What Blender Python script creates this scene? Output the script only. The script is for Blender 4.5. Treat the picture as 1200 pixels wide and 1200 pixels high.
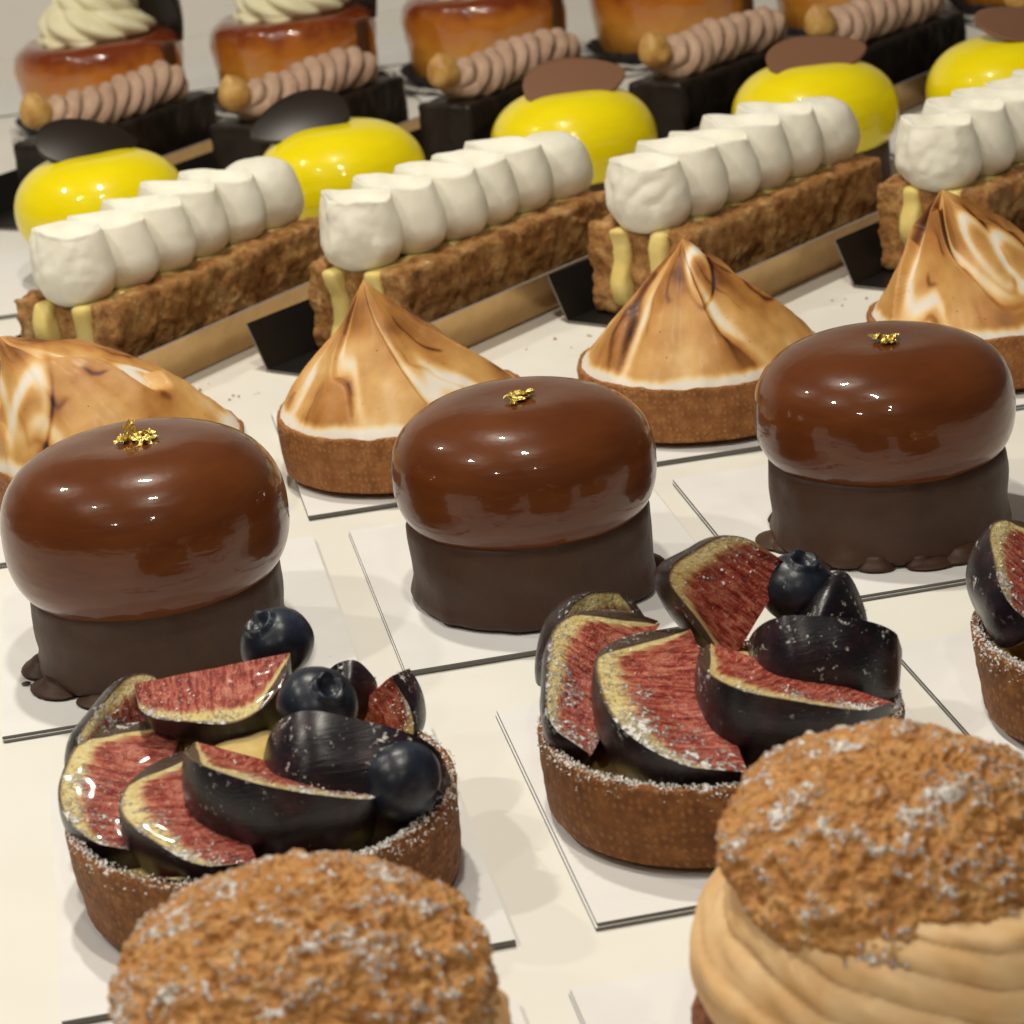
import bpy, math, random
import numpy as np
from mathutils import Matrix, Vector

S = 0.01                                   # the script works in centimetres
random.seed(4)
PI = math.pi
for o in list(bpy.data.objects):
    bpy.data.objects.remove(o)
SC = bpy.context.scene
COL = SC.collection

# ------------------------------------------------------------------ camera
cd = bpy.data.cameras.new("camera")
cam = bpy.data.objects.new("camera", cd)
COL.objects.link(cam)
r_ = Vector((0.97771603, -0.18546305, -0.0983607))
u_ = Vector((0.15313579, 0.30957966, 0.93846144))
f_ = Vector((0.14359945, 0.93261133, -0.33108202))
m = Matrix.Identity(4)
for i in range(3):
    m[i][0], m[i][1], m[i][2] = r_[i], u_[i], -f_[i]
m[2][3] = 25.517 * S
cam.matrix_world = m
cd.sensor_width = 36
cd.lens = 36 * 3039.8 / 1200
cd.clip_start = 0.01
cd.clip_end = 50
cd.dof.use_dof = True
cd.dof.focus_distance = 0.66
cd.dof.aperture_fstop = 36
SC.camera = cam

# ------------------------------------------------------------------ light
w = bpy.data.worlds.new("World")
SC.world = w
w.use_nodes = True
w.node_tree.nodes["Background"].inputs[0].default_value = (1.0, 0.90, 0.78, 1)
w.node_tree.nodes["Background"].inputs[1].default_value = 0.06
LAMPS = [(2, 86, 3.5), (-50, 103, 1.8), (6, 41, 2.4), (-46, 48, 2.1), (8, -20, 1.0), (-52, -20, 1.0)]
for x, y, p in LAMPS:
    ld = bpy.data.lights.new("case_spotlight", 'SPOT')
    ld.energy = p * 3.5
    ld.color = (1.0, 0.93, 0.80)
    ld.shadow_soft_size = 0.018
    ld.spot_size = math.radians(168)
    ld.spot_blend = 0.6
    lo = bpy.data.objects.new("case_spotlight", ld)
    lo.location = (x * S, y * S, 80 * S)
    COL.objects.link(lo)
SC.view_settings.view_transform = 'Standard'
SC.view_settings.look = 'None'
SC.view_settings.exposure = 0.0
SC.view_settings.gamma = 1.0
SC.cycles.max_bounces = 8

# ------------------------------------------------------------------ numpy noise
_rng = np.random.RandomState(7)
_perm = np.concatenate([_rng.permutation(256)] * 3)
_grad = _rng.normal(size=(256, 3))
_grad /= np.linalg.norm(_grad, axis=1)[:, None]

def pn(P, scale=1.0, off=0.0):
    P = np.asarray(P, float) * scale + off
    sh = P.shape[:-1]
    P = P.reshape(-1, 3)
    i = np.floor(P).astype(int)
    f = P - i
    u = f * f * f * (f * (f * 6 - 15) + 10)
    out = 0
    for dx in (0, 1):
        for dy in (0, 1):
            for dz in (0, 1):
                h = _perm[(_perm[(_perm[(i[:, 0] + dx) & 255] + i[:, 1] + dy) & 255] + i[:, 2] + dz) & 255]
                d = ((f - (dx, dy, dz)) * _grad[h]).sum(1)
                wgt = (u[:, 0] if dx else 1 - u[:, 0]) * (u[:, 1] if dy else 1 - u[:, 1]) * (u[:, 2] if dz else 1 - u[:, 2])
                out = out + d * wgt
    return (out * 1.6).reshape(sh)

def fbm(P, scale=1.0, off=0.0, n=3):
    o, a = 0, 1.0
    for k in range(n):
        o = o + a * pn(P, scale * 2 ** k, off + 17.3 * k)
        a *= .5
    return o

def sstep(a, b, x):
    t = np.clip((x - a) / (b - a), 0, 1)
    return t * t * (3 - 2 * t)

# ------------------------------------------------------------------ mesh helpers
def mesh(name, V, F, mats, parent=None, smooth=True, attrs=None, midx=None, loc=None, kind=None):
    me = bpy.data.meshes.new(name)
    V = np.asarray(V, float) * S
    me.from_pydata([tuple(v) for v in V], [], [tuple(int(i) for i in f) for f in F])
    if not isinstance(mats, (list, tuple)):
        mats = [mats]
    for q in mats:
        me.materials.append(q)
    if midx is not None:
        me.polygons.foreach_set("material_index", [int(i) for i in midx])
    me.polygons.foreach_set("use_smooth", [bool(smooth)] * len(me.polygons))
    if attrs:
        for k, a in attrs.items():
            a = np.asarray(a, float)
            if a.ndim == 1:
                at = me.attributes.new(k, 'FLOAT', 'POINT')
                at.data.foreach_set("value", a.astype(np.float32))
            else:
                at = me.attributes.new(k, 'FLOAT_VECTOR', 'POINT')
                at.data.foreach_set("vector", a.astype(np.float32).ravel())
    me.update()
    o = bpy.data.objects.new(name, me)
    COL.objects.link(o)
    if parent is not None:
        o.parent = parent
    if loc is not None:
        o.location = Vector(loc) * S
    if kind:
        o['kind'] = kind
    return o

def gridF(nu, nv, cu=True, cv=False, off=0):
    F = []
    for j in range(nv - (0 if cv else 1)):
        for i in range(nu - (0 if cu else 1)):
            a, b = j * nu + i, j * nu + (i + 1) % nu
            jn = ((j + 1) % nv) * nu
            F.append((a + off, b + off, jn + (i + 1) % nu + off, jn + i + off))
    return F

def interp(prof, n):
    """resample a profile [(r,z),...] with a smooth curve to n points"""
    p = np.array(prof, float)
    d = np.r_[0, np.cumsum(np.linalg.norm(np.diff(p, axis=0), axis=1))]
    d /= d[-1]
    t = np.linspace(0, 1, n)
    m_ = np.gradient(p, d, axis=0)
    k = np.clip(np.searchsorted(d, t, side='right') - 1, 0, len(d) - 2)
    h = (d[k + 1] - d[k])[:, None]
    s = ((t - d[k]) / (d[k + 1] - d[k]))[:, None]
    return (2*s**3-3*s**2+1)*p[k] + (s**3-2*s**2+s)*h*m_[k] + (-2*s**3+3*s**2)*p[k+1] + (s**3-s**2)*h*m_[k+1]

def lin(prof, n):
    p = np.array(prof, float)
    d = np.r_[0, np.cumsum(np.linalg.norm(np.diff(p, axis=0), axis=1))]
    t = np.linspace(0, d[-1], n)
    return np.stack([np.interp(t, d, p[:, 0]), np.interp(t, d, p[:, 1])], -1)

def lathe_pts(prof, nseg):
    th = np.linspace(0, 2 * PI, nseg, endpoint=False)
    r = prof[:, 0][:, None]
    z = prof[:, 1][:, None]
    P = np.stack([r * np.cos(th), r * np.sin(th), z + 0 * th], -1)
    return P, th                            # (nprof, nseg, 3)

def lathe(name, prof, nseg, mat, parent=None, disp=None, **kw):
    P, th = lathe_pts(prof, nseg)
    if disp is not None:
        P = disp(P, th)
    return mesh(name, P.reshape(-1, 3), gridF(nseg, len(prof)), mat, parent, **kw)

def box_pts(x0, x1, y0, y1, z0, z1):
    V = [(x, y, z) for z in (z0, z1) for y in (y0, y1) for x in (x0, x1)]
    F = [(0, 2, 3, 1), (4, 5, 7, 6), (0, 1, 5, 4), (2, 6, 7, 3), (0, 4, 6, 2), (1, 3, 7, 5)]
    return V, F

def dense_box(x0, x1, y0, y1, z0, z1, step, rnd=0.15):
    """closed box of small quads with rounded edges; returns points and faces"""
    nx, ny, nz = [max(2, int(round(a / step)) + 1) for a in (x1 - x0, y1 - y0, z1 - z0)]
    idx, V, F = {}, [], []
    def vid(i, j, k):
        key = (i, j, k)
        if key not in idx:
            idx[key] = len(V)
            V.append((x0 + (x1 - x0) * i / (nx - 1), y0 + (y1 - y0) * j / (ny - 1), z0 + (z1 - z0) * k / (nz - 1)))
        return idx[key]
    for i in range(nx - 1):
        for j in range(ny - 1):
            F.append((vid(i, j, 0), vid(i, j+1, 0), vid(i+1, j+1, 0), vid(i+1, j, 0)))
            F.append((vid(i, j, nz-1), vid(i+1, j, nz-1), vid(i+1, j+1, nz-1), vid(i, j+1, nz-1)))
    for i in range(nx - 1):
        for k in range(nz - 1):
            F.append((vid(i, 0, k), vid(i+1, 0, k), vid(i+1, 0, k+1), vid(i, 0, k+1)))
            F.append((vid(i, ny-1, k), vid(i, ny-1, k+1), vid(i+1, ny-1, k+1), vid(i+1, ny-1, k)))
    for j in range(ny - 1):
        for k in range(nz - 1):
            F.append((vid(0, j, k), vid(0, j, k+1), vid(0, j+1, k+1), vid(0, j+1, k)))
            F.append((vid(nx-1, j, k), vid(nx-1, j+1, k), vid(nx-1, j+1, k+1), vid(nx-1, j, k+1)))
    V = np.array(V)
    lo, hi = np.array([x0, y0, z0]) + rnd, np.array([x1, y1, z1]) - rnd
    c = np.clip(V, lo, hi)
    dlt = V - c
    L = np.linalg.norm(dlt, axis=1)
    V = np.where(L[:, None] > rnd, c + dlt / np.maximum(L, 1e-9)[:, None] * rnd, V)
    c2 = (lo + hi) / 2
    N = dlt / np.maximum(np.linalg.norm(dlt, axis=1), 1e-9)[:, None]
    N = np.where(L[:, None] > 1e-6, N, 0)
    return V, F, N

# ------------------------------------------------------------------ objects
def thing(name, label, cat, loc=(0, 0, 0), rz=0, group=None):
    o = bpy.data.objects.new(name, None)
    COL.objects.link(o)
    o.empty_display_size = 0.02
    o.location = Vector(loc) * S
    o.rotation_euler = (0, 0, rz)
    tag(o, label, cat, group)
    return o

def tag(o, label, cat, group=None):
    o['label'] = label
    o['category'] = cat
    if group:
        o['group'] = group
    return o

def dup(root, loc, rz, label):
    r = root.copy()
    COL.objects.link(r)
    r.location = Vector(loc) * S
    r.rotation_euler = (0, 0, rz)
    r['label'] = label
    for ch in list(root.children):
        c = ch.copy()
        COL.objects.link(c)
        c.parent = r
        for g in ch.children:
            d = g.copy()
            COL.objects.link(d)
            d.parent = c
    return r

# ------------------------------------------------------------------ materials
def srgb(h):
    c = [int(h[i:i + 2], 16) / 255 for i in (0, 2, 4)]
    return tuple((x / 12.92 if x < .04045 else ((x + .055) / 1.055) ** 2.4) for x in c) + (1,)

class M:
    def __init__(s, name, rough=.5, spec=.5, sss=0, sssr=(1, .5, .3), sscale=.3, coat=0, coatr=.03, metal=0, trans=0, ior=1.45, sheen=0):
        s.m = bpy.data.materials.new(name)
        s.m.use_nodes = True
        s.t = s.m.node_tree
        s.b = s.t.nodes["Principled BSDF"]
        i = s.b.inputs
        i["Roughness"].default_value = rough
        i["Specular IOR Level"].default_value = spec
        i["Subsurface Weight"].default_value = sss
        i["Subsurface Radius"].default_value = sssr
        i["Subsurface Scale"].default_value = sscale * S
        i["Coat Weight"].default_value = coat
        i["Coat Roughness"].default_value = coatr
        i["Metallic"].default_value = metal
        i["Transmission Weight"].default_value = trans
        i["IOR"].default_value = ior
        tc = s.t.nodes.new("ShaderNodeTexCoord")
        oi = s.t.nodes.new("ShaderNodeObjectInfo")
        a = s.t.nodes.new("ShaderNodeVectorMath")
        a.operation = 'SCALE'
        a.inputs[3].default_value = 100
        s.t.links.new(tc.outputs["Object"], a.inputs[0])
        s.flat = a.outputs[0]
        b = s.t.nodes.new("ShaderNodeMath")
        b.operation = 'MULTIPLY'
        b.inputs[1].default_value = 61
        s.t.links.new(oi.outputs["Random"], b.inputs[0])
        s.rnd = oi.outputs["Random"]
        c = s.t.nodes.new("ShaderNodeVectorMath")
        c.operation = 'ADD'
        s.t.links.new(a.outputs[0], c.inputs[0])
        s.t.links.new(b.outputs[0], c.inputs[1])
        s.co = c.outputs[0]                 # object space, centimetres, shifted per object
    def L(s, a, b):
        if hasattr(a, 'is_output') or isinstance(a, bpy.types.NodeSocket):
            s.t.links.new(a, b)
        else:
            b.default_value = a
    def noise(s, scale, detail=3, rough=.5, co=None, dist=0):
        n = s.t.nodes.new("ShaderNodeTexNoise")
        n.inputs["Scale"].default_value = scale
        n.inputs["Detail"].default_value = detail
        n.inputs["Roughness"].default_value = rough
        n.inputs["Distortion"].default_value = dist
        s.t.links.new(co if co else s.co, n.inputs["Vector"])
        return n.outputs[0]
    def vor(s, scale, feature='F1', rnd=1.0, co=None, out=0):
        n = s.t.nodes.new("ShaderNodeTexVoronoi")
        n.feature = feature
        n.inputs["Scale"].default_value = scale
        n.inputs["Randomness"].default_value = rnd
        s.t.links.new(co if co else s.co, n.inputs["Vector"])
        return n.outputs[out]
    def ramp(s, fac, stops, interp='LINEAR'):
        n = s.t.nodes.new("ShaderNodeValToRGB")
        n.color_ramp.interpolation = interp
        e = n.color_ramp.elements
        while len(e) < len(stops):
            e.new(.5)
        for k, (p, c) in enumerate(stops):
            e[k].position = p
            e[k].color = c if isinstance(c, tuple) else ((c, c, c, 1) if not isinstance(c, str) else srgb(c))
        s.L(fac, n.inputs[0])
        return n.outputs[0]
    def mix(s, fac, a, b, mode='MIX'):
        n = s.t.nodes.new("ShaderNodeMix")
        n.data_type = 'RGBA'
        n.blend_type = mode
        s.L(fac, n.inputs[0])
        for v, k in ((a, 6), (b, 7)):
            s.L(srgb(v) if isinstance(v, str) else v, n.inputs[k])
        return n.outputs[2]
    def math(s, op, a, b=0.0, clamp=False):
        n = s.t.nodes.new("ShaderNodeMath")
        n.operation = op
        n.use_clamp = clamp
        s.L(a, n.inputs[0])
        s.L(b, n.inputs[1])
        return n.outputs[0]
    def attr(s, name, out=2):
        n = s.t.nodes.new("ShaderNodeAttribute")
        n.attribute_name = name
        return n.outputs[out]
    def stretch(s, v, co=None):
        n = s.t.nodes.new("ShaderNodeVectorMath")
        n.operation = 'MULTIPLY'
        s.t.links.new(co if co else s.co, n.inputs[0])
        n.inputs[1].default_value = v
        return n.outputs[0]
    def sep(s, v):
        n = s.t.nodes.new("ShaderNodeSeparateXYZ")
        s.t.links.new(v, n.inputs[0])
        return n.outputs
    def up(s):
        n = s.t.nodes.new("ShaderNodeNewGeometry")
        return s.sep(n.outputs["Normal"])[2]
    def col(s, c):
        s.L(srgb(c) if isinstance(c, str) else c, s.b.inputs["Base Color"])
    def bump(s, h, dist=.05, strength=1.0, prev=None):
        n = s.t.nodes.new("ShaderNodeBump")
        n.inputs["Strength"].default_value = strength
        n.inputs["Distance"].default_value = dist * S
        s.L(h, n.inputs["Height"])
        if prev is not None:
            s.t.links.new(prev, n.inputs["Normal"])
        s.t.links.new(n.outputs[0], s.b.inputs["Normal"])
        return n.outputs[0]
    def sugar(s, base, amount=.5, upmin=.1, mask=None, fine=9.0, spread=.3):
        """dusting of icing sugar on upward faces, in specks and drifts"""
        a = s.noise(fine, 4, .65)
        b = s.noise(fine * .17, 2, .5)
        v = s.math('ADD', a, s.math('MULTIPLY', s.math('SUBTRACT', b, .5), .55))
        u = s.math('MULTIPLY', s.math('SUBTRACT', s.up(), upmin), 2.5, True)
        thr = 0.76 - amount * .32
        if mask is not None:
            v = s.math('ADD', v, s.math('MULTIPLY', s.math('SUBTRACT', mask, 1.0), spread))
        k = s.math('MULTIPLY', s.math('SUBTRACT', v, thr), 9.0, True)
        k = s.math('MULTIPLY', k, u)
        c = s.mix(k, base, (.90, .87, .83, 1))
        rr = s.math('ADD', s.math('MULTIPLY', k, .9 - s.b.inputs["Roughness"].default_value), s.b.inputs["Roughness"].default_value)
        s.L(rr, s.b.inputs["Roughness"])
        return c, k

def mat_simple(name, c, **k):
    q = M(name, **k)
    q.col(c)
    return q

# table and boards
q = M("counter_white", rough=.35, spec=.4)
n = q.noise(.12, 3)
q.col(q.ramp(n, [(.3, (.84, .82, .755, 1)), (.7, (.87, .85, .79, 1))]))
q.bump(q.noise(1.5, 2), .01, .3)
q.L(q.ramp(q.noise(.25, 5, .6), [(.35, .28), (.7, .5)]), q.b.inputs["Roughness"])
COUNTER = q.m
q = M("board_white", rough=.42, spec=.4)
n = q.noise(.6, 4)
q.col(q.ramp(n, [(.25, (.82, .80, .77, 1)), (.75, (.86, .84, .81, 1))]))
q.bump(q.noise(25, 2), .004, .35)
sp = q.ramp(q.vor(.55, rnd=1.0), [(.012, 1.0), (.03, 0.0)])
q.col(q.mix(q.math('MULTIPLY', sp, .45), q.ramp(n, [(.25, (.82, .81, .80, 1)), (.75, (.86, .855, .845, 1))]), (.42, .27, .15, 1)))
q.L(q.ramp(q.noise(.35, 5, .6), [(.35, .34), (.7, .55)]), q.b.inputs["Roughness"])
BOARD = q.m
q = M("board_edge_grey", rough=.8)
q.col(q.mix(q.math('FRACT', q.math('MULTIPLY', q.sep(q.flat)[2], 9.0)), (.13, .125, .115, 1), (.26, .25, .235, 1)))
EDGE = q.m
q = M("case_back_panel", rough=.5)
q.col(q.ramp(q.noise(.1, 3), [(.3, (.78, .75, .71, 1)), (.7, (.82, .79, .75, 1))]))
BACK = q.m
# shortcrust shell: pattern of the perforated ring
def shell_mat(name, c1, c2, c3, sugar=0.0):
    q = M(name, rough=.62, spec=.3, sss=.06, sscale=.2)
    a = q.attr("ring", 1)
    v = q.vor(4.6, rnd=.45, co=a)
    dots = q.ramp(v, [(.12, 1.0), (.46, 0.0)])
    n = q.noise(2.2, 4, .6)
    n2 = q.noise(14, 3, .7)
    base = q.ramp(n, [(.25, c1), (.55, c2), (.8, c3)])
    base = q.mix(q.math('MULTIPLY', dots, .75), base, c3)
    base = q.mix(q.ramp(n2, [(.55, 0.0), (.75, .45)]), base, c1)
    q.col(base)
    if sugar:
        c, k = q.sugar(base, sugar, .15)
        q.col(c)
    h = q.math('ADD', q.math('MULTIPLY', dots, .9), q.math('MULTIPLY', n2, .8))
    q.bump(h, .07, 1.0)
    return q.m
SHELL_FIG = shell_mat("tart_shell_baked", '643a1a', '87542a', 'ab7743', .6)
SHELL_MER = shell_mat("tart_shell_golden", '7d4c22', 'a2693a', 'ba8550', 0)

# fig
q = M("fig_flesh", rough=.3, spec=.5, sss=.15, sssr=(1, .35, .2), sscale=.12, coat=.25, coatr=.10)
a = q.attr("cut", 1)                       # x along the fig, y 0 at heart and 1 at skin
sx = q.sep(a)
streak = q.noise(3.2, 3, .6, co=q.stretch((5.5, 1.1, 0), a))
fine = q.noise(13, 3, .7, co=q.stretch((1.6, .9, 0), a))
rho = q.math('ADD', sx[1], q.math('MULTIPLY', q.math('SUBTRACT', streak, .5), .28))
redc = q.ramp(streak, [(.30, '5a1412'), (.47, 'a03a30'), (.66, 'd0806c')])
redc = q.mix(q.ramp(fine, [(.54, 0.0), (.66, .7)]), redc, 'dd9c7c')
redc = q.mix(q.ramp(fine, [(.30, .6), (.42, 0.0)]), redc, '4a0c0c')
rind = q.ramp(q.noise(5, 3, co=a), [(.3, 'dcc27a'), (.7, 'efdfa6')])
c = q.mix(q.ramp(rho, [(.60, 0.0), (.80, .55)]), redc, 'c46a48')
c = q.mix(q.ramp(rho, [(.72, 0.0), (.84, 1.0)]), c, rind)
c = q.mix(q.ramp(sx[1], [(.955, 0.0), (.985, .9)]), c, '3a1c2a')
seeds = q.ramp(q.vor(8.5, rnd=1.0, co=q.stretch((.8, 3.2, 1), a)), [(.10, 1.0), (.2, 0.0)])
seeds = q.math('MULTIPLY', seeds, q.ramp(rho, [(.55, 1.0), (.75, 0.0)]))
c = q.mix(q.math('MULTIPLY', seeds, .6), c, 'd8b080')
c, k = q.sugar(c, 1.0, -.5, spread=.26, mask=q.ramp(q.math('ADD', q.math('MULTIPLY', sx[1], .38), q.math('MULTIPLY', sx[0], .24)), [(.34, 0.0), (.80, 1.0)]), fine=7.5)
q.col(c)
q.bump(q.math('ADD', q.math('MULTIPLY', streak, .8), q.math('ADD', q.math('ADD', fine, q.math('MULTIPLY', seeds, .7)), q.math('MULTIPLY', k, 1.0))), .09, 1.0)
FLESH = q.m
q = M("fig_skin", rough=.30, spec=.5, coat=.15, coatr=.25)
n = q.noise(1.3, 4, .6)
st = q.noise(5, 3, .6, co=q.stretch((.3, 3.0, 3.0)))
c = q.ramp(n, [(.35, (.004, .004, .006, 1)), (.55, (.012, .006, .011, 1)), (.75, (.055, .020, .030, 1))])
c = q.mix(q.ramp(st, [(.55, 0.0), (.8, .35)]), c, (.05, .035, .05, 1))
c, k = q.sugar(c, .42, -.1, fine=7.0)
q.col(c)
q.bump(q.math('ADD', st, q.math('MULTIPLY', k, 1.5)), .02, .6)
SKIN = q.m
q = M("blueberry_skin", rough=.34, spec=.5)
n = q.noise(1.1, 4, .6)
c = q.ramp(n, [(.35, (.004, .005, .010, 1)), (.62, (.016, .022, .038, 1)), (.8, (.05, .065, .09, 1))])
c, k = q.sugar(c, .12, .2, fine=5.0)
q.col(c)
q.bump(q.noise(7, 3), .015, .5)
BERRY = q.m
q = M("custard", rough=.18, spec=.5, sss=.35, sssr=(1, .7, .3), sscale=.3, coat=.3)
q.col(q.ramp(q.noise(1.5, 3), [(.3, 'c9a75c'), (.7, 'e6d096')]))
q.bump(q.noise(2.5, 2), .03, .4)
CUSTARD = q.m
# glazes and chocolate
def glaze(name, c1, c2, **k):
    q = M(name, rough=.30, spec=.18, coat=.62, coatr=.03, **k)
    st = q.stretch((.6, .6, 2.4))
    n = q.noise(.8, 2, co=st)
    q.col(q.ramp(n, [(.3, c1), (.7, c2)]))
    w1 = q.noise(1.1, 2, .4, co=q.stretch((1, 1, 3)))
    w2 = q.noise(6.5, 3, .6)
    nb = q.t.nodes.new("ShaderNodeBump")
    nb.inputs["Distance"].default_value = .035 * S
    nb.inputs["Strength"].default_value = .6
    q.L(q.math('ADD', w1, q.math('MULTIPLY', w2, .09)), nb.inputs["Height"])
    q.t.links.new(nb.outputs[0], q.b.inputs["Coat Normal"])
    q.t.links.new(nb.outputs[0], q.b.inputs["Normal"])
    return q
GLAZE = glaze("milk_chocolate_glaze", (.104, .026, .006, 1), (.140, .039, .009, 1), sss=.05, sscale=.1).m
YGLAZE = glaze("yellow_glaze", (.86, .70, .003, 1), (.90, .75, .005, 1), sss=.1, sssr=(1, .8, .1), sscale=.2).m
q = M("matte_chocolate", rough=.50, spec=.35)
q.col(q.ramp(q.noise(.7, 4, .6), [(.3, (.052, .024, .014, 1)), (.75, (.076, .038, .023, 1))]))
q.bump(q.math('ADD', q.noise(1.2, 3), q.math('MULTIPLY', q.noise(14, 2), .12)), .08, .5)
CHOC = q.m
q = M("dark_chocolate", rough=.42, spec=.4)
q.col(q.ramp(q.noise(.7, 4, .6), [(.3, (.010, .0065, .004, 1)), (.75, (.022, .014, .009, 1))]))
q.bump(q.math('ADD', q.noise(1.4, 3), q.math('MULTIPLY', q.noise(10, 2), .2)), .09, .5)
DARK = q.m
PETAL_DARK = mat_simple("tempered_dark_chocolate", (.016, .010, .006, 1), rough=.36, spec=.45).m
PETAL_MILK = mat_simple("tempered_milk_chocolate", (.20, .095, .052, 1), rough=.5, spec=.4).m
q = M("gold_leaf_metal", rough=.3, metal=.75)
q.col(q.ramp(q.noise(9, 2), [(.3, (.75, .50, .06, 1)), (.7, (1.0, 0.86, 0.35, 1))]))
q.bump(q.noise(12, 2), .05, 1)
GOLD = q.m
# cream
def cream_mat(name, c1, c2, sss=.25, nb=.5):
    q = M(name, rough=.55, spec=.35, sss=sss, sssr=(1, .8, .55), sscale=.35)
    q.col(q.ramp(q.noise(1.2, 3), [(.3, c1), (.7, c2)]))
    pits = q.ramp(q.vor(4.2, rnd=1.0), [(.02, 0.0), (.09, 1.0)])
    h = q.math('ADD', q.math('MULTIPLY', pits, .35), q.math('ADD', q.math('MULTIPLY', q.noise(9, 4, .6), .5), q.noise(2, 2)))
    q.bump(h, .05, nb)
    return q.m
CREAM = cream_mat("whipped_cream", 'e8e4d4', 'f0ede0')
CREAM2 = cream_mat("vanilla_cream", 'e4dcb4', 'efe8c8', nb=.25)
PRALINE = cream_mat("praline_cream", 'd6aa74', 'e6c596', sss=.15, nb=.25)
MOCHA = cream_mat("hazelnut_cream", 'b08e78', 'c4a690', sss=.1, nb=.2)
PASTRYCREAM = cream_mat("pastry_cream", 'd8c070', 'e6d38c', sss=.25, nb=.35)
# meringue
q = M("toasted_meringue", rough=.52, spec=.4, sss=.18, sssr=(1, .7, .45), sscale=.3, coat=.08, coatr=.25)
a = q.attr("toast")
n = q.noise(3.0, 4, .6)
n2 = q.noise(1.0, 3)
v = q.math('ADD', a, q.math('ADD', q.math('MULTIPLY', q.math('SUBTRACT', n, .5), .10), q.math('MULTIPLY', q.math('SUBTRACT', n2, .5), .28)))
c = q.ramp(v, [(.08, 'e9e2d6'), (.26, 'ebcf9f'), (.46, 'd5a663'), (.66, 'b87f40'), (.84, '7c481e'), (.98, '30150a')])
pv = q.vor(3.3, rnd=1.0)
pores = q.ramp(pv, [(.045, 1.0), (.10, 0.0)])
pm = q.ramp(q.noise(1.3, 1), [(.45, 0.0), (.6, 1.0)])
pores = q.math('MULTIPLY', pores, pm)
c = q.mix(q.math('MULTIPLY', pores, .7), c, '5a2e10')
q.col(c)
q.bump(q.math('SUBTRACT', q.math('MULTIPLY', q.noise(3, 3), .25), q.math('MULTIPLY', pores, 1.2)), .05, .6)
MERINGUE = q.m
# puff pastry
q = M("puff_pastry_baked", rough=.5, spec=.4, coat=.15, coatr=.3)
n = q.noise(1.4, 5, .65)
lay = q.noise(3.0, 4, .7, co=q.stretch((.8, 2.5, .8)))
c = q.ramp(n, [(.25, '5a3212'), (.40, '9a6430'), (.55, 'be8b50'), (.72, 'dcb67c')])
c = q.mix(q.ramp(lay, [(.5, 0.0), (.7, .5)]), c, 'b98446')
c = q.mix(q.ramp(q.noise(6, 4, .7), [(.3, .55), (.45, 0.0)]), c, '4a280f')
c, k = q.sugar(c, .16, .45, fine=5)
q.col(c)
q.bump(q.math('ADD', lay, q.noise(8, 5, .7)), .14, .9)
PUFF = q.m
# craquelin
q = M("craquelin", rough=.48, spec=.45, sss=.05, sscale=.15)
n = q.noise(2.2, 4, .6)
n2 = q.noise(9, 4, .7)
c = q.ramp(n, [(.25, 'a3672f'), (.5, 'c38a4a'), (.75, 'dfb074')])
c = q.mix(q.ramp(n2, [(.3, .5), (.45, 0.0)]), c, '8a4e1e')
pk = q.attr("peak")
c2, k = q.sugar(c, .84, -.2, spread=.24,  mask=q.ramp(pk, [(.40, .15), (.65, 1.0)]), fine=10.5)
q.col(c2)
q.bump(q.math('ADD', q.vor(7), q.math('ADD', n2, q.math('MULTIPLY', k, .5))), .08, .9)
CRAQ = q.m
q = M("choux_base", rough=.6)
n = q.noise(3, 5, .65)
q.col(q.ramp(n, [(.3, '6e3c24'), (.55, '96603f'), (.8, 'b98a66')]))
q.bump(q.math('ADD', n, q.vor(5)), .1, .9)
CHOUX = q.m
# baba
q = M("glazed_baba", rough=.25, spec=.5, sss=.2, sssr=(1, .4, .1), sscale=.4, coat=.8, coatr=.08)
zz = q.sep(q.flat)[2]
n = q.noise(.7, 3)
v = q.math('ADD', q.math('MULTIPLY', zz, .2), q.math('MULTIPLY', q.math('SUBTRACT', n, .5), .45))
q.col(q.ramp(v, [(.05, '84511a'), (.4, 'c98a34'), (.72, 'bb6e24'), (.92, '7d3410')]))
q.bump(q.noise(2.2, 3), .06, .5)
BABA = q.m
PLAQUE = mat_simple("chocolate_plaque", (.07, .028, .012, 1), rough=.35).m
q = M("hazelnut_toasted", rough=.45, sss=.1, sscale=.1)
q.col(q.ramp(q.noise(1.6, 4), [(.3, 'a97638'), (.6, 'caa05c'), (.8, 'd9b878')]))
q.bump(q.noise(5, 3), .04, .5)
NUT = q.m
PAPER = mat_simple("white_doily_paper", (.62, .60, .56, 1), rough=.8).m
CUP = mat_simple("dark_paper_cup", (.014, .010, .008, 1), rough=.6).m
q = M("gold_card", rough=.33, metal=.75)
q.col(q.ramp(q.noise(.8, 4, .6), [(.3, (.50, .31, .12, 1)), (.7, (.62, .41, .18, 1))]))
q.bump(q.noise(1.5, 3), .02, .3)
GOLDCARD = q.m
BLACKCARD = mat_simple("black_card", (.009, .008, .007, 1), rough=.45, spec=.35).m

# ------------------------------------------------------------------ setting
ct = mesh("counter_top", *box_pts(-160, 190, -60, 176, -3, 0), COUNTER, smooth=False, kind='structure')
bp = mesh("display_case_back", *box_pts(-160, 190, 176.02, 178, -3, 60), BACK, smooth=False, kind='structure')

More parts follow.
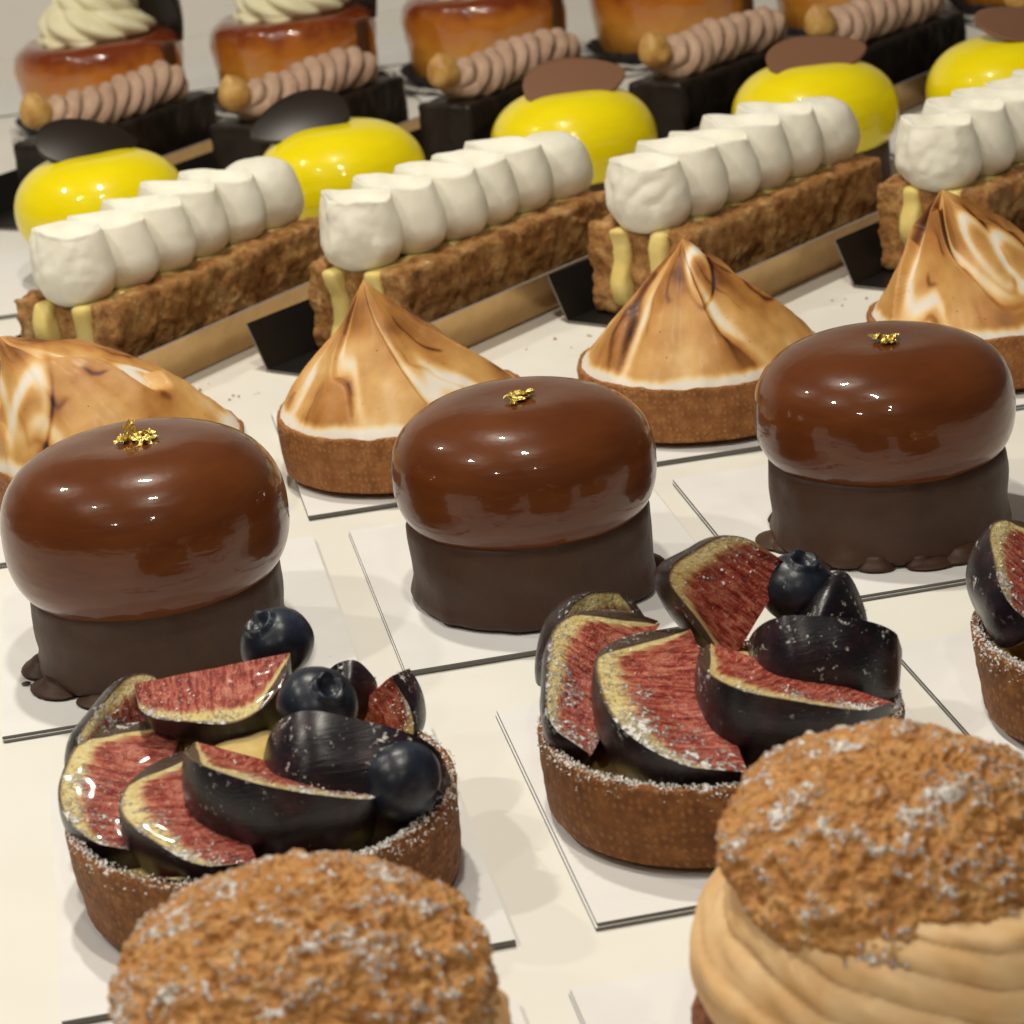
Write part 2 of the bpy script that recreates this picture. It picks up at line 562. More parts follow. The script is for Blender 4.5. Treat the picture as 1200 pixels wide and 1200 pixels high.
# ------------------------------------------------------------------ cake boards
def board(x, y, label, wd=9.1, ln=11.3, rz=0, n=2):
    t = thing("cake_board", label, "cake board", (x + wd / 2, y + ln / 2, 0), rz, "white cake boards under the pastries")
    z = 0.02
    for i in range(n):
        jx, jy = random.uniform(-.05, .05) * i, random.uniform(-.05, .05) * i
        V, F = box_pts(-wd/2 + jx, wd/2 + jx, -ln/2 + jy, ln/2 + jy, z, z + .07)
        mesh("card_sheet", V, F, [EDGE, BOARD], t, smooth=False, midx=[0, 1, 0, 0, 0, 0])
        z += .09
    return t

ROWS = [  # y front edge, list of (x left edge, what stands on it)
    (46.0, [(-2.85, "the left fig tart with three blueberries on top"), (7.9, "the middle fig tart with a single blueberry"), (17.9, "the fig tart cut off by the right edge")]),
    (60.7, [(-3.96, "the left brown glazed dome"), (6.17, "the middle brown glazed dome"), (16.03, "the right brown glazed dome")]),
    (73.9, [(-5.0, "the swirled meringue tart at the left edge"), (5.2, "the sharply pointed meringue tart"), (15.9, "the meringue tart with a white oval patch"), (25.6, "the streaked meringue tart at the right edge")]),
    (32.4, [(-3.3, "the cream choux at bottom left"), (6.85, "the cream choux at bottom right")]),
]
for y, L_ in ROWS:
    for x, s_ in L_:
        wd = 9.1
        board(x, y, "white square board under " + s_, wd)
for i, x in enumerate((-4.3, 6.0, 16.4, 26.6, 36.2)):
    board(x, 104.5, "white board under the yellow dome " + ("at the far left", "second from left", "in the middle", "in shade, fourth from left", "at the right edge")[i])
for i, x in enumerate((-2.5, 8.2, 18.9, 29.6, 40.3, 51.0)):
    board(x, 139.5, "white board under the rum cake, " + ("leftmost of its row", "second of its row", "third of its row", "fourth of its row", "fifth of its row", "last at the top right corner")[i])
for i, x in enumerate((-4.2, 6.5, 17.2)):
    board(x, 153.5, "empty white board behind the rum cakes, " + ("far left", "centre one", "right one")[i], n=1)

# ------------------------------------------------------------------ tart shell
def shell(parent, R, H, mat, seed=0):
    prof = lin([(R-.55, .25), (R-.15, .15), (R-.13, .25), (R-.05, H*.5), (R, H-.12), (R-.02, H-.02), (R-.12, H), (R-.24, H-.05), (R-.3, H-.25), (R-.35, H-.9)], 46)
    P, th = lathe_pts(prof, 220)
    Pn = P.copy()
    amp = fbm(Pn, .35, seed, 2)
    rad = np.maximum(np.hypot(P[..., 0], P[..., 1]), 1e-6)
    d = amp * .07 + .018 * fbm(Pn, 3.5, seed + 9, 2)
    P[..., 0] *= 1 + d / rad
    P[..., 1] *= 1 + d / rad
    P[..., 2] += np.where(P[..., 2] > H * .7, .06 * pn(Pn, 1.2, seed + 3) + .03 * pn(Pn, 5, seed), 0)
    ring = np.zeros_like(P)
    ring[..., 0] = R * th[None, :] / PI * PI
    s = np.r_[0, np.cumsum(np.linalg.norm(np.diff(prof, axis=0), axis=1))]
    ring[..., 1] = s[:, None]
    return mesh("tart_shell", P.reshape(-1, 3), gridF(220, len(prof)), mat, parent, attrs={"ring": ring.reshape(-1, 3)})

# ------------------------------------------------------------------ fig wedge
def fig_wedge(parent, P0, P1, Mp, b=(0, -.3, -1), alpha=78, seed=0, Rk=1.0, grains=None):
    P0, P1, Mp, b = [np.array(v, float) for v in (P0, P1, Mp, b)]
    ax = P1 - P0
    Ln = np.linalg.norm(ax)
    ax /= Ln
    f1 = Mp - P0
    f1 -= ax * (f1 @ ax)
    R = np.linalg.norm(f1) * Rk
    f1 /= np.linalg.norm(f1)
    f2 = np.cross(ax, f1)
    al = math.radians(alpha)
    bis = math.cos(al/2) * f1 + math.sin(al/2) * f2
    bis2 = math.cos(al/2) * f1 - math.sin(al/2) * f2
    if bis2 @ b > bis @ b:
        f2 = -f2
    ns, nr, na = 40, 18, 22
    s = np.linspace(0, 1, ns)
    # teardrop: thin stem end, full bottom
    Rs = R * np.clip(np.sin(PI * s ** .80) ** (.60 - .30*s), 0.04, 1)
    Rs = Rs * (1 + .04 * np.sin(s * 9 + seed))
    V, F, mi, cut = [], [], [], []
    def add(pts, cuts, nu, nv, mat, flip):
        off = sum(len(v) for v in V)
        V.append(pts.reshape(-1, 3))
        cut.append(cuts.reshape(-1, 3))
        for f in gridF(nu, nv, False, False, off):
            F.append(f[::-1] if flip else f)
            mi.append(mat)
    rho = np.linspace(0, 1, nr)
    handed = np.dot(np.cross(f1, f2), ax) > 0
    for k, (ang, fl) in enumerate(((0, False), (al, True))):
        dirv = math.cos(ang) * f1 + math.sin(ang) * f2
        nrm = -math.sin(ang) * f1 + math.cos(ang) * f2
        sg = -1 if k == 0 else 1
        P = P0 + ax * (s * Ln)[None, :, None] + dirv * (rho[:, None] * Rs[None, :])[..., None]
        u = pn(np.stack([s[None, :] * 5 + 0 * rho[:, None], rho[:, None] * 3 + 0 * s[None, :], 0 * rho[:, None] + seed + k * 5 + 0 * s[None, :]], -1), 1.0)
        edge = np.minimum(1, (1 - rho[:, None]) * 6) * np.minimum(1, rho[:, None] * 4 + .2)
        heart = np.exp(-((rho[:, None] - .35) / .25) ** 2)
        P = P + nrm * (sg * (.07 * u * edge + -.06 * heart * edge))[..., None]
        c_ = np.zeros_like(P)
        c_[..., 0] = s[None, :] * Ln * .5
        c_[..., 1] = rho[:, None] + .12 * np.cos(s[None, :] * PI * 2) * 0 + np.maximum(0, .22 - s[None, :]) * 3.2
        c_[..., 2] = seed * 3.1 + k
        add(P, c_, ns, nr, 0, (k == 0) == handed)
        if (nrm * sg)[2] > -.2 and grains is not None:
            rg = np.random.RandomState(int(seed*10) % 9999 + k)
            for q_ in range(520):
                a_, b_ = rg.uniform(.15, .98), rg.uniform(.1, 1)
                if rg.rand() < .55*(a_*.72 + b_*.42)**4.0:
                    p_ = P[int(b_*(nr-1)), int(a_*(ns-1))]
                    grains.append(p_ + nrm*sg*.015 + rg.normal(size=3)*.05*(1-abs(nrm)))
    an = np.linspace(0, al, na)
    bulge = 1 + .03 * np.sin(an / al * PI)
    D = np.cos(an)[:, None] * f1 + np.sin(an)[:, None] * f2
    P = P0 + ax * (s * Ln)[None, :, None] + D[:, None, :] * (Rs[None, :, None] * bulge[:, None, None])
    P = P + D[:, None, :] * (.05 * fbm(P, .9, seed, 2))[..., None] * np.sin(an / al * PI)[:, None, None]
    c_ = np.zeros_like(P)
    add(P, c_, ns, na, 1, handed)
    return mesh("fig_wedge", np.concatenate(V), F, [FLESH, SKIN], parent, midx=mi, attrs={"cut": np.concatenate(cut)})

def blueberry(parent, c, r=.78, tilt=(0.5, -.6, .7), seed=0):
    t = Vector(tilt).normalized()
    prof = []
    for k in range(30):
        a = -PI/2 + PI * .86 * k / 29
        prof.append((r * math.cos(a) * 1.03, r * math.sin(a) * .93))
    prof += [(r*.36, r*.93), (r*.30, r*.95), (r*.24, r*.84), (r*.12, r*.76), (0.001, r*.75)]
    prof = np.array(prof)
    P, th = lathe_pts(prof, 48)
    # five-lobed crown round the calyx
    k0 = 30
    for j in (k0, k0 + 1):
        lob = 1 + .22 * np.abs(np.cos(2.5 * th)) 
        P[j, :, 0] *= lob
        P[j, :, 1] *= lob
        P[j, :, 2] += .05 * r * np.abs(np.cos(2.5 * th))
    P += (.02 * fbm(P, 1.5, seed, 2))[..., None] * P / r
    rot = t.to_track_quat('Z', 'Y').to_matrix()
    R_ = np.array(rot)
    V = P.reshape(-1, 3) @ R_.T + np.array(c)
    return mesh("blueberry", V, gridF(48, len(prof)), BERRY, parent)

def sugar_grains(parent, pts, seed=0, size=.035):
    rg = np.random.RandomState(seed)
    V, F = [], []
    for p in pts:
        a = rg.normal(size=(4, 3))
        a /= np.linalg.norm(a, axis=1)[:, None]
        o = len(V)
        V += list(np.array(p) + a * size * rg.uniform(.5, 1.5))
        F += [(o, o+1, o+2), (o, o+2, o+3), (o, o+3, o+1), (o+1, o+3, o+2)]
    return mesh("sugar_dust", V, F, SUGAR, parent, smooth=False, kind='stuff')
SUGAR = mat_simple("icing_sugar", (.90, .88, .85, 1), rough=.8, sss=.1, sscale=.05).m

def fig_tart(x, y, R, H, wedges, berries, label, custz=2.6, seed=0, dy=0, dz=0):
    t = thing("fig_tart", label, "fig tart", (x, y, .23), 0, "fig tarts in the second row")
    shell(t, R, H, SHELL_FIG, seed)
    prof = interp([(.001, custz + .45), (R*.3, custz + .25), (R*.55, H - .2), (R*.75, H-.6), (R-.30, H-.75)], 24)
    lathe("custard_filling", prof, 64, CUSTARD, t, disp=lambda P, th: P + np.stack([0*P[..., 0], 0*P[..., 0], .12*fbm(P, .6, seed, 2)], -1))
    # purple jam ring against the shell
    pts = []
    for k, w_ in enumerate(wedges):
        kw = dict(w_[3]) if len(w_) > 3 else {}
        fig_wedge(t, *[(p[0], p[1]+dy, p[2]+dz) for p in w_[:3]], seed=seed + k * 2.7, grains=pts, **kw)
    for k, (c, r, tl) in enumerate(berries):
        blueberry(t, (c[0], c[1]+dy, c[2]+dz), r, tl, seed + k)
    rg = np.random.RandomState(int(seed) + 5)
    for k in range(4600):
        a = rg.uniform(0, 2*PI)
        den = .5 + .5 * math.sin(a * 3 + seed) 
        if rg.rand() > .25 + .75 * den:
            continue
        rr = R - .12 + rg.normal() * .12
        zz = H + .03 - max(0, (rr - R + .02)) * 1.2 - max(0, (R - .24 - rr)) * 1.0 + rg.normal() * .02
        if rr > R - .01:                   # grains that slid down the outer wall cling to it
            rr, zz = R - .005, H - .05 - abs(rg.normal())*.16
        pts.append((rr*math.cos(a), rr*math.sin(a), zz))
    sugar_grains(t, pts, int(seed) + 1)
    return t

fig2 = [
    ((-.5, 3.3, 2.6), (-3.2, 2.0, 2.6), (-1.7, 3.2, 4.3), dict(b=(0, 1, -.6), Rk=1.1)),
    ((-.6, 2.5, 3.7), (-3.1, -1.2, 2.5), (-3.6, .9, 3.9), dict(b=(-.6, .2, -1), alpha=85, Rk=1.05)),
    ((-.2, 1.2, 4.0), (-.3, -3.5, 2.6), (-2.75, -1.0, 3.9), dict(b=(-.6, -.6, -1), alpha=85, Rk=1.05)),
    ((.05, .4, 3.9), (3.2, -2.4, 3.1), (.45, -2.9, 3.95), dict(b=(-.2, -.8, -1), alpha=115, Rk=1.1)),
    ((1.0, 1.0, 3.3), (4.2, -.1, 3.2), (2.6, -1.1, 4.6), dict(b=(0, -1, -.4), alpha=125, Rk=1.15)),
    ((2.4, 2.2, 3.0), (3.7, 1.3, 2.6), (3.2, 1.9, 4.6), dict(b=(0, -1, 0), alpha=90, Rk=1.0)),
    ((.6, 1.0, 3.1), (2.35, 1.9, 4.8), (-.65, 1.2, 5.0), dict(b=(-1, .4, -.6), alpha=85, Rk=1.08)),
    ((-2.2, -2.2, 2.2), (1.6, -3.3, 2.2), (-.4, -3.4, 2.5), dict(b=(0, -1, -1), alpha=90)),
]
fig_tart(11.875, 50.645, 4.0, 2.03, fig2, [((2.5, 2.0, 4.2), .84, (.2, -.3, 1))],
         "round tart of sugared fig quarters with one blueberry, standing behind the right choux", custz=2.62, seed=2, dz=-.45)
fig1 = [
    ((-.9, 3.4, 3.0), (-3.6, 1.1, 3.1), (-2.5, 2.8, 4.4), dict(b=(0, 1, -.6), Rk=1.15)),
    ((-1.4, 2.0, 3.8), (-2.6, -1.8, 2.7), (-4.1, .5, 3.6), dict(b=(-.6, .2, -1), alpha=85, Rk=1.05)),
    ((-1.0, .3, 3.9), (-.4, -3.5, 2.9), (-2.6, -2.2, 3.5), dict(b=(-.6, -.6, -1), alpha=90, Rk=1.1)),
    ((2.1, 2.6, 3.0), (3.2, 1.9, 4.1), (3.7, 1.3, 3.0), dict(b=(1, -.2, -.2), alpha=90, Rk=1.15)),
    ((1.7, 3.1, 3.6), (2.9, 2.9, 3.2), (2.3, 2.6, 4.4), dict(b=(.4, -1, 0), alpha=90)),
    ((.2, .2, 3.2), (3.9, -1.3, 2.9), (2.4, -1.7, 4.6), dict(b=(.2, -1, -.3), alpha=120, Rk=1.2)),
    ((-1.2, -.1, 4.2), (2.5, -2.3, 3.3), (-.1, -3.0, 4.35), dict(b=(-.3, -.9, -1), alpha=110, Rk=1.08)),
    ((1.1, 2.0, 5.0), (-2.3, 2.4, 4.7), (-.9, .5, 4.25), dict(b=(0, -.4, -1), alpha=90, Rk=1.0)),
    ((-3.0, -2.2, 2.4), (1.9, -3.4, 2.4), (-.8, -3.6, 2.7), dict(b=(0, -1, -1), alpha=90)),
]
fig_tart(1.8, 50.2, 4.15, 2.1, fig1, [((.92, 3.3, 4.75), .82, (-.5, -.3, .9)), ((1.4, -.1, 4.55), .84, (.35, -.55, .7)), ((2.75, -2.2, 3.5), .85, (.5, -.3, -.5))],
         "round fig tart heaped with fig quarters and three blueberries, behind the left choux", custz=2.7, seed=11, dy=.2, dz=-.72)
fig3 = [
    ((-1.0, 2.2, 3.2), (-3.0, -1.0, 2.6), (-3.3, 1.2, 4.2), dict(b=(-.6, .3, -1))),
    ((-.9, .7, 4.2), (-1.2, -3.2, 2.6), (-2.9, -.6, 3.9), dict(b=(-.2, -1, -.5), alpha=100)),
    ((.5, .5, 3.8), (2.6, -2.4, 2.6), (.6, -2.6, 3.2), dict(b=(0, -.6, -1))),
    ((.5, 2.0, 3.6), (3.4, .6, 2.7), (2.2, 2.2, 4.2), dict(b=(0, -1, -.3))),
]
fig_tart(22.3, 51.6, 4.0, 2.05, fig3, [((.6, 1.2, 4.3), .8, (0, -.5, .8))],
         "fig tart half cut off by the right edge of the photo", seed=23)

# ------------------------------------------------------------------ glazed domes
def dome(x, y, label, zb=1.9, zt=5.75, R=3.55, Rb=3.28, mat=GLAZE, base=CHOC, seed=0, lean=(0, 0), name="glazed_dome", group="brown glazed domes", cat="glazed cake", dz=.23, feet=True, rnd=.66, pz=.82):
    t = thing(name, label, cat, (x, y, dz), 0, group)
    def bd(P, th):
        a = .07 * fbm(P, .5, seed, 3)
        lo = sstep(.9, 0, P[..., 2])
        foot = lo * (.05 + .34 * np.clip(pn(np.stack([np.cos(th)*3, np.sin(th)*3, 0*th], -1), .75, seed+5), 0, 1)[None, :]) * (1 if feet else .4)
        d = a + foot
        r = np.maximum(np.hypot(P[..., 0], P[..., 1]), 1e-6)
        P = P.copy()
        P[..., 0] *= 1 + d / r
        P[..., 1] *= 1 + d / r
        return P
    prof = lin([(Rb-.7, .02), (Rb-.1, 0), (Rb+.02, .12), (Rb-.02, .5), (Rb+.02, 1.4), (Rb, 2.1), (Rb-.08, 2.32), (Rb-.3, 2.42), (Rb-1.2, 2.42), (.01, 2.4)], 46)
    lathe("chocolate_base", prof, 120, base, t, disp=bd)
    if feet:                               # set runs of coating round the foot
        rg = np.random.RandomState(seed+77)
        for k in range(12):
            a = rg.uniform(0, 2*PI)
            hh = rg.uniform(.12, .42)
            sz = rg.uniform(.2, .5)
            pr = np.array([(.001, hh), (sz*.55, hh*.86), (sz*.8, hh*.5), (sz*1.1, hh*.2), (sz*1.25, .0), (sz*.8, -.0)])
            P, th = lathe_pts(interp(pr, 14), 18)
            P[..., 0] *= 1.5
            Rz = np.array(Matrix.Rotation(a + PI/2, 3, 'Z'))
            V = P.reshape(-1, 3) @ Rz.T + np.array([(Rb-.04)*math.cos(a), (Rb-.04)*math.sin(a), .01])
            mesh("coating_run", V, gridF(18, 14), base, t)
    pts = []
    for k in range(60):
        a = -PI/2 + PI * k / 59
        c, s = math.cos(a), math.sin(a)
        pts.append((R * max(c, 0) ** rnd, (zb+zt)/2 + (zt-zb)/2 * math.copysign(abs(s) ** pz, s)))
    prof = np.array(pts)
    prof[0, 0] = prof[-1, 0] = .001
    def gd(P, th):
        P = P.copy()
        hh = (P[..., 2] - zb) / (zt - zb)
        r = np.maximum(np.hypot(P[..., 0], P[..., 1]), 1e-6)
        drip = sstep(.22, 0, hh) * .22 * pn(np.stack([np.cos(th)*4, np.sin(th)*4, 0*th], -1), 1.0, seed + 2)[None, :]
        d = .06 * pn(P, .3, seed) 
        P[..., 0] *= 1 + d / r * np.minimum(1, r)
        P[..., 1] *= 1 + d / r * np.minimum(1, r)
        P[..., 2] += drip + lean[0] * P[..., 0] + lean[1] * P[..., 1]
        # slight dimple on the crown
        P[..., 2] -= .10 * np.exp(-(r / 1.3) ** 2) * (hh > .5)
        return P
    lathe("glaze_dome", prof, 128, mat, t, disp=gd)
    return t

def gold_leaf(parent, c, size=.42, seed=0, standing=False):
    rg = np.random.RandomState(seed)
    V, F = [], []
    for k in range(7):
        nx, ny = 6, 4
        ang = rg.uniform(0, PI)
        cx, cy = rg.normal(size=2) * size * .38
        L1, L2 = size * rg.uniform(.35, .75), size * rg.uniform(.15, .35)
        o = len(V)
        tilt = rg.normal() * .5
        for j in range(ny):
            for i in range(nx):
                a, b_ = (i/(nx-1)-.5)*2*L1, (j/(ny-1)-.5)*2*L2
                a += rg.normal() * .03
                b_ += rg.normal() * .03
                xx, yy = a*math.cos(ang)-b_*math.sin(ang), a*math.sin(ang)+b_*math.cos(ang)
                V.append((c[0]+cx+xx, c[1]+cy+yy, c[2]+.05+abs(rg.normal()*.07)+tilt*b_*.7))
        F += gridF(nx, ny, False, False, o)
    if standing:
        for k in range(4):
            o = len(V)
            bx, by = c[0]-.3+rg.normal()*.12, c[1]+.15+rg.normal()*.1
            for j in range(5):
                h = j/4*rg.uniform(.5, .62)
                for i in range(2):
                    V.append((bx+(i-.5)*.13*(1-j*.12)+rg.normal()*.03, by+rg.normal()*.04, c[2]+h))
            F += gridF(2, 5, False, False, o)
    return mesh("gold_leaf", V, F, GOLD, parent, smooth=False)

d1 = dome(.35, 64.6, "brown glazed dome on a chocolate base at the left, its gold leaf flake sticking up", seed=1, lean=(-.0, .0), zb=1.35, zt=6.0, R=3.72)
gold_leaf(d1, (.25, -.25, 5.90), .42, 3, True)
d2 = dome(10.45, 65.0, "shiny brown glazed dome in the middle, small flat gold flake on its crown", seed=6, zb=1.42, zt=5.5, R=3.55)
gold_leaf(d2, (.05, -.55, 5.42), .42, 5)
d3 = dome(20.6, 65.25, "brown glazed dome on the right with a gold flake and a ragged chocolate foot", seed=9, zb=1.5, zt=5.5, R=3.58)
gold_leaf(d3, (.15, -.35, 5.42), .46, 8)

# ------------------------------------------------------------------ meringue tarts
def meringue_tart(x, y, label, peak, H, seed, folds=5, twist=1.2, amp=.28, blunt=0.0, pw=2.0, bulge=.36, lobe=None, rz=0):
    t = thing("meringue_tart", label, "meringue tart", (x, y, .23), rz, "toasted meringue tarts")
    R = 4.0
    Hs = 1.93
    shell(t, R, Hs, SHELL_MER, seed)
    nu, nv = 300, 150
    th = np.linspace(0, 2*PI, nu, endpoint=False)[None, :]
    u = (np.linspace(0, 1, nv) ** .85)[:, None]
    wv = pn(np.stack([np.cos(th)*2.0, np.sin(th)*2.0, 0*th + seed], -1), 1.0)
    wob = .06 * pn(np.stack([np.cos(th)*6, np.sin(th)*6, 0*th + seed + 9], -1), 1.0)
    Rr = R - .10 + wob
    px, py = peak
    k = u ** 1.15
    X = Rr*np.cos(th)*(1-u) + px*k
    Y = Rr*np.sin(th)*(1-u) + py*k
    g = bulge*(1-(1-u)**3.0) + (1-bulge)*((1-blunt)*u**pw + blunt*(1-(1-u)**2))
    Z = Hs - .12 + (H-Hs)*g
    # swirling folds that run up to the peak
    ph = th*folds + twist*folds*(u**1.3)*1.1 + 2.2*wv + 1.3*pn(np.stack([X*.5, Y*.5, 0*X+seed*2], -1), 1.0)
    saw = (ph / (2*PI)) % 1.0
    ramp_ = saw
    env = np.sin(PI*np.clip(u*1.02, 0, 1))**.7 * (.55 + .9*np.clip(pn(np.stack([X*.35, Y*.35, 0*X+seed+4], -1), 1.0)+.3, 0, 1))
    fold = (np.power(ramp_, 1.7) * (1 - sstep(.90, 1.0, ramp_)))      # slow rise, sharp drop
    cx, cy = X-px*k, Y-py*k
    rr = np.maximum(np.hypot(cx, cy), .05)
    d = amp*env*(fold-.35)
    X2 = X + cx/rr*d*.9
    Y2 = Y + cy/rr*d*.9
    Z2 = Z + d*.9
    Pp = np.stack([X2, Y2, Z2], -1)
    small = .028*fbm(Pp, .9, seed, 2) * np.minimum(1, u*6)
    X2 = X2 + cx/rr*small
    Y2 = Y2 + cy/rr*small
    Z2 = Z2 + small
    # toasting: brown where the fold stands proud, dark in the crease, pale under it
    crease = np.exp(-((ramp_-.97)/.035)**2) + np.exp(-((ramp_+.03)/.035)**2)
    pale = np.exp(-((ramp_-.10)/.075)**2)
    sec = fbm(np.stack([X*.55, Y*.55, 0*X+seed], -1), 1.0, seed+3, 3)
    ph2 = th*folds*2.6 + twist*folds*2.6*(u**1.3)*1.0 + 3*wv + 3.0*sec
    fine = np.exp(-(((ph2/(2*PI)) % 1.0 - .5)/.07)**2) * sstep(.05, .35, sec+.1)
    T = .52 + .20*sec + .12*fold
    T = T + env*(.34*crease*(sec > -.1) - .50*pale) + .22*fine*env
    T = T + .16*sstep(.45, .8, u)*(1-sstep(.85, 1, u))
    rimw = sstep(.10, .035, u + .03*wv + .012*pn(np.stack([np.cos(th)*14, np.sin(th)*14, 0*th], -1), 1.0))
    T = T*(1-rimw) + .02*rimw
    if lobe is not None:                   # one pale oval patch facing the camera
        for (lx, ly, lz, sx_, sz_, rot) in lobe:
            a_ = (X2-lx)*math.cos(rot) + (Z2-lz)*math.sin(rot)
            b_ = -(X2-lx)*math.sin(rot) + (Z2-lz)*math.cos(rot)
            q_ = np.sqrt((a_/sx_)**2 + (b_/sz_)**2) + 4*(Y2 > ly)
            ringw = np.exp(-((q_-1.0)/.27)**2) * np.clip(.55 + .6*np.cos(np.arctan2(b_/sz_, a_/sx_) - 2.2), 0, 1)
            T = T*(1-ringw) + .06*ringw
            dk = np.exp(-((q_-1.40)/.13)**2) * np.clip(.4 + .7*np.cos(np.arctan2(b_/sz_, a_/sx_) + .6), 0, 1)
            T = T + .35*dk
            Y2 = Y2 - .12*np.exp(-(q_/1.0)**4)
    if H > 5.9:
        tipc = sstep(.985, 1.0, u)
        T = T*(1-tipc) + .7*tipc
    mesh("meringue_peak", np.stack([X2, Y2, Z2], -1).reshape(-1, 3), gridF(nu, nv), MERINGUE, t,
         attrs={"toast": np.clip(T + 0*X, 0, 1).ravel()})
    return t

meringue_tart(-.1, 78.0, "broad swirled meringue tart at the left edge, behind the left brown dome", (-3.0, .4), 5.75, 3, folds=3, twist=1.9, amp=.36, pw=1.15, bulge=.6, lobe=[(-2.5, 0, 3.5, .45, 1.35, -.35)])
meringue_tart(8.86, 77.8, "meringue tart drawn up to one sharp point, behind the middle brown dome", (-.75, -.1), 6.15, 12, folds=6, twist=.8, amp=.33, pw=2.7, bulge=.42)
meringue_tart(18.65, 78.1, "meringue tart with a broad blunt top and a pale oval scoop", (-.35, -.3), 5.95, 27, folds=5, twist=.75, amp=.30, blunt=.30, pw=2.0, bulge=.28,
              lobe=[(-.15, 0, 4.85, .33, .62, -.15)])
meringue_tart(28.6, 78.6, "meringue tart with looping dark streaks at the right edge", (-1.5, -.2), 6.2, 33, folds=5, twist=1.5, amp=.48, pw=1.7, bulge=.38, lobe=[(-.75, 0, 4.35, .33, 1.0, .42), (.35, 0, 3.7, .40, 1.1, .6)])

# ------------------------------------------------------------------ choux with craquelin
def choux(x, y, label, seed, tilt=(.25, 0), zc=4.1, off=(0, 0), R=3.15, cs=1.0):
    t = thing("cream_choux", label, "cream choux", (x, y, .23), 0, "craquelin choux in the front row")
    prof = lin([(2.6, 0), (3.2, .05), (3.65, .6), (3.85, 1.3), (3.8, 2.0), (3.4, 2.5), (2, 2.6), (.01, 2.6)], 50)
    def bd(P, th):
        d = .14*fbm(P, .9, seed, 3) + .05*pn(P, 6, seed)
        r = np.maximum(np.hypot(P[..., 0], P[..., 1]), 1e-6)
        P = P.copy()
        P[..., 0] *= 1 + d/r
        P[..., 1] *= 1 + d/r
        return P
    prof[:, 0] *= cs
    lathe("choux_base", prof, 150, CHOUX, t, disp=bd)
    # piped cream: a fat ribbed ring dragged round in slanting ribs
    prof = interp([(2.2, 2.0), (3.3, 1.9), (3.72, 2.5), (3.74, 3.2), (3.45, 3.9), (3.0, 4.5), (2.2, 4.9), (1, 5.0)], 110)
    prof[:, 0] *= cs
    def cdp(P, th):
        uu = np.linspace(0, 1, P.shape[0])[:, None]
        wv = .6*pn(np.stack([np.cos(th)*1.5, np.sin(th)*1.5, 0*th+seed], -1), 1.0)[None, :]
        ph = 8*th[None, :] + 66*uu + 4*wv
        rib = np.abs(np.sin(ph/2))**.6
        ph2 = 23*th[None, :] + 60*uu + 6*wv
        d = .13*(rib-.7) + .02*np.sin(ph2)
        # big overlap steps
        big = ((2*th[None, :] + 12*uu + wv)/(2*PI)) % 1.0
        d = d + .22*(big**1.5*(1-sstep(.88, 1, big)) - .3)
        r = np.maximum(np.hypot(P[..., 0], P[..., 1]), 1e-6)
        P = P.copy()
        P[..., 0] *= 1 + d/r
        P[..., 1] *= 1 + d/r
        return P
    lathe("piped_cream", prof, 420, PRALINE, t, disp=cdp)
    # craquelin cap
    prof = interp([(.001, 1.62), (.9, 1.55), (1.8, 1.22), (2.6, .72), (3.05, .3), (R, .05), (3.05, -.18), (2.6, -.3), (1.5, -.3), (.01, -.3)], 150)
    P, th = lathe_pts(prof, 340)
    N = P.copy()
    N[..., 2] = (P[..., 2] + .8)*2.2
    N /= np.maximum(np.linalg.norm(N, axis=-1), 1e-6)[..., None]
    lump = fbm(P, 1.1, seed, 2)*.13
    a1 = pn(P, 2.3, seed+4)
    crumb = np.abs(a1)*-.22 + .10
    c2 = np.clip(.5 - np.abs(pn(P, 4.6, seed+8))*2, -.5, 1)*.11
    c3 = np.abs(pn(P, 7.5, seed+2))*.10
    hgt = lump + crumb + c2 + c3
    big = np.clip(pn(P, 1.5, seed+31)-.35, 0, 1)*.5
    P = P + N*(hgt*.8+big*.6)[..., None]
    pk = np.clip((hgt - hgt.mean())/hgt.std()*.22 + .5, 0, 1)
    rx = Matrix.Rotation(tilt[0], 3, 'X') @ Matrix.Rotation(tilt[1], 3, 'Y')
    V = P.reshape(-1, 3) @ np.array(rx).T + np.array([off[0], off[1], zc])
    mesh("craquelin_cap", V, gridF(340, len(prof)), CRAQ, t, attrs={"peak": pk.ravel()})
    # loose crumbs caught along the rim and on the cream
    rg = np.random.RandomState(seed)
    VV, FF = [], []
    for k in range(46):
        a = rg.uniform(0, 2*PI)
        rr = R - .25 + rg.normal()*.18
        c = np.array([rr*math.cos(a), rr*math.sin(a), .28 + rg.uniform(-.1, .15)]) @ np.array(rx).T + np.array([off[0], off[1], zc])
        s_ = rg.uniform(.07, .17)
        o = len(VV)
        base = [(1, 0, 0), (-1, 0, 0), (0, 1, 0), (0, -1, 0), (0, 0, 1), (0, 0, -1)]
        VV += [tuple(c + np.array(b_)*s_*rg.uniform(.7, 1.3)) for b_ in base]
        FF += [(o+4, o, o+2), (o+4, o+2, o+1), (o+4, o+1, o+3), (o+4, o+3, o), (o+5, o+2, o), (o+5, o+1, o+2), (o+5, o+3, o+1), (o+5, o, o+3)]
    mesh("crumbs", VV, FF, CRAQ, t, kind='stuff', attrs={"peak": [.6]*len(VV)})
    return t

choux(1.55, 37.6, "sugar dusted choux with praline cream at the bottom left, low in the frame", 5, tilt=(.14, .02), zc=4.35, off=(.0, 0), R=2.95, cs=.87)
choux(12.0, 37.9, "sugar dusted choux at the bottom right, its crumbly cap tipped forward over ribbed cream", 14, tilt=(.26, .08), zc=4.6)

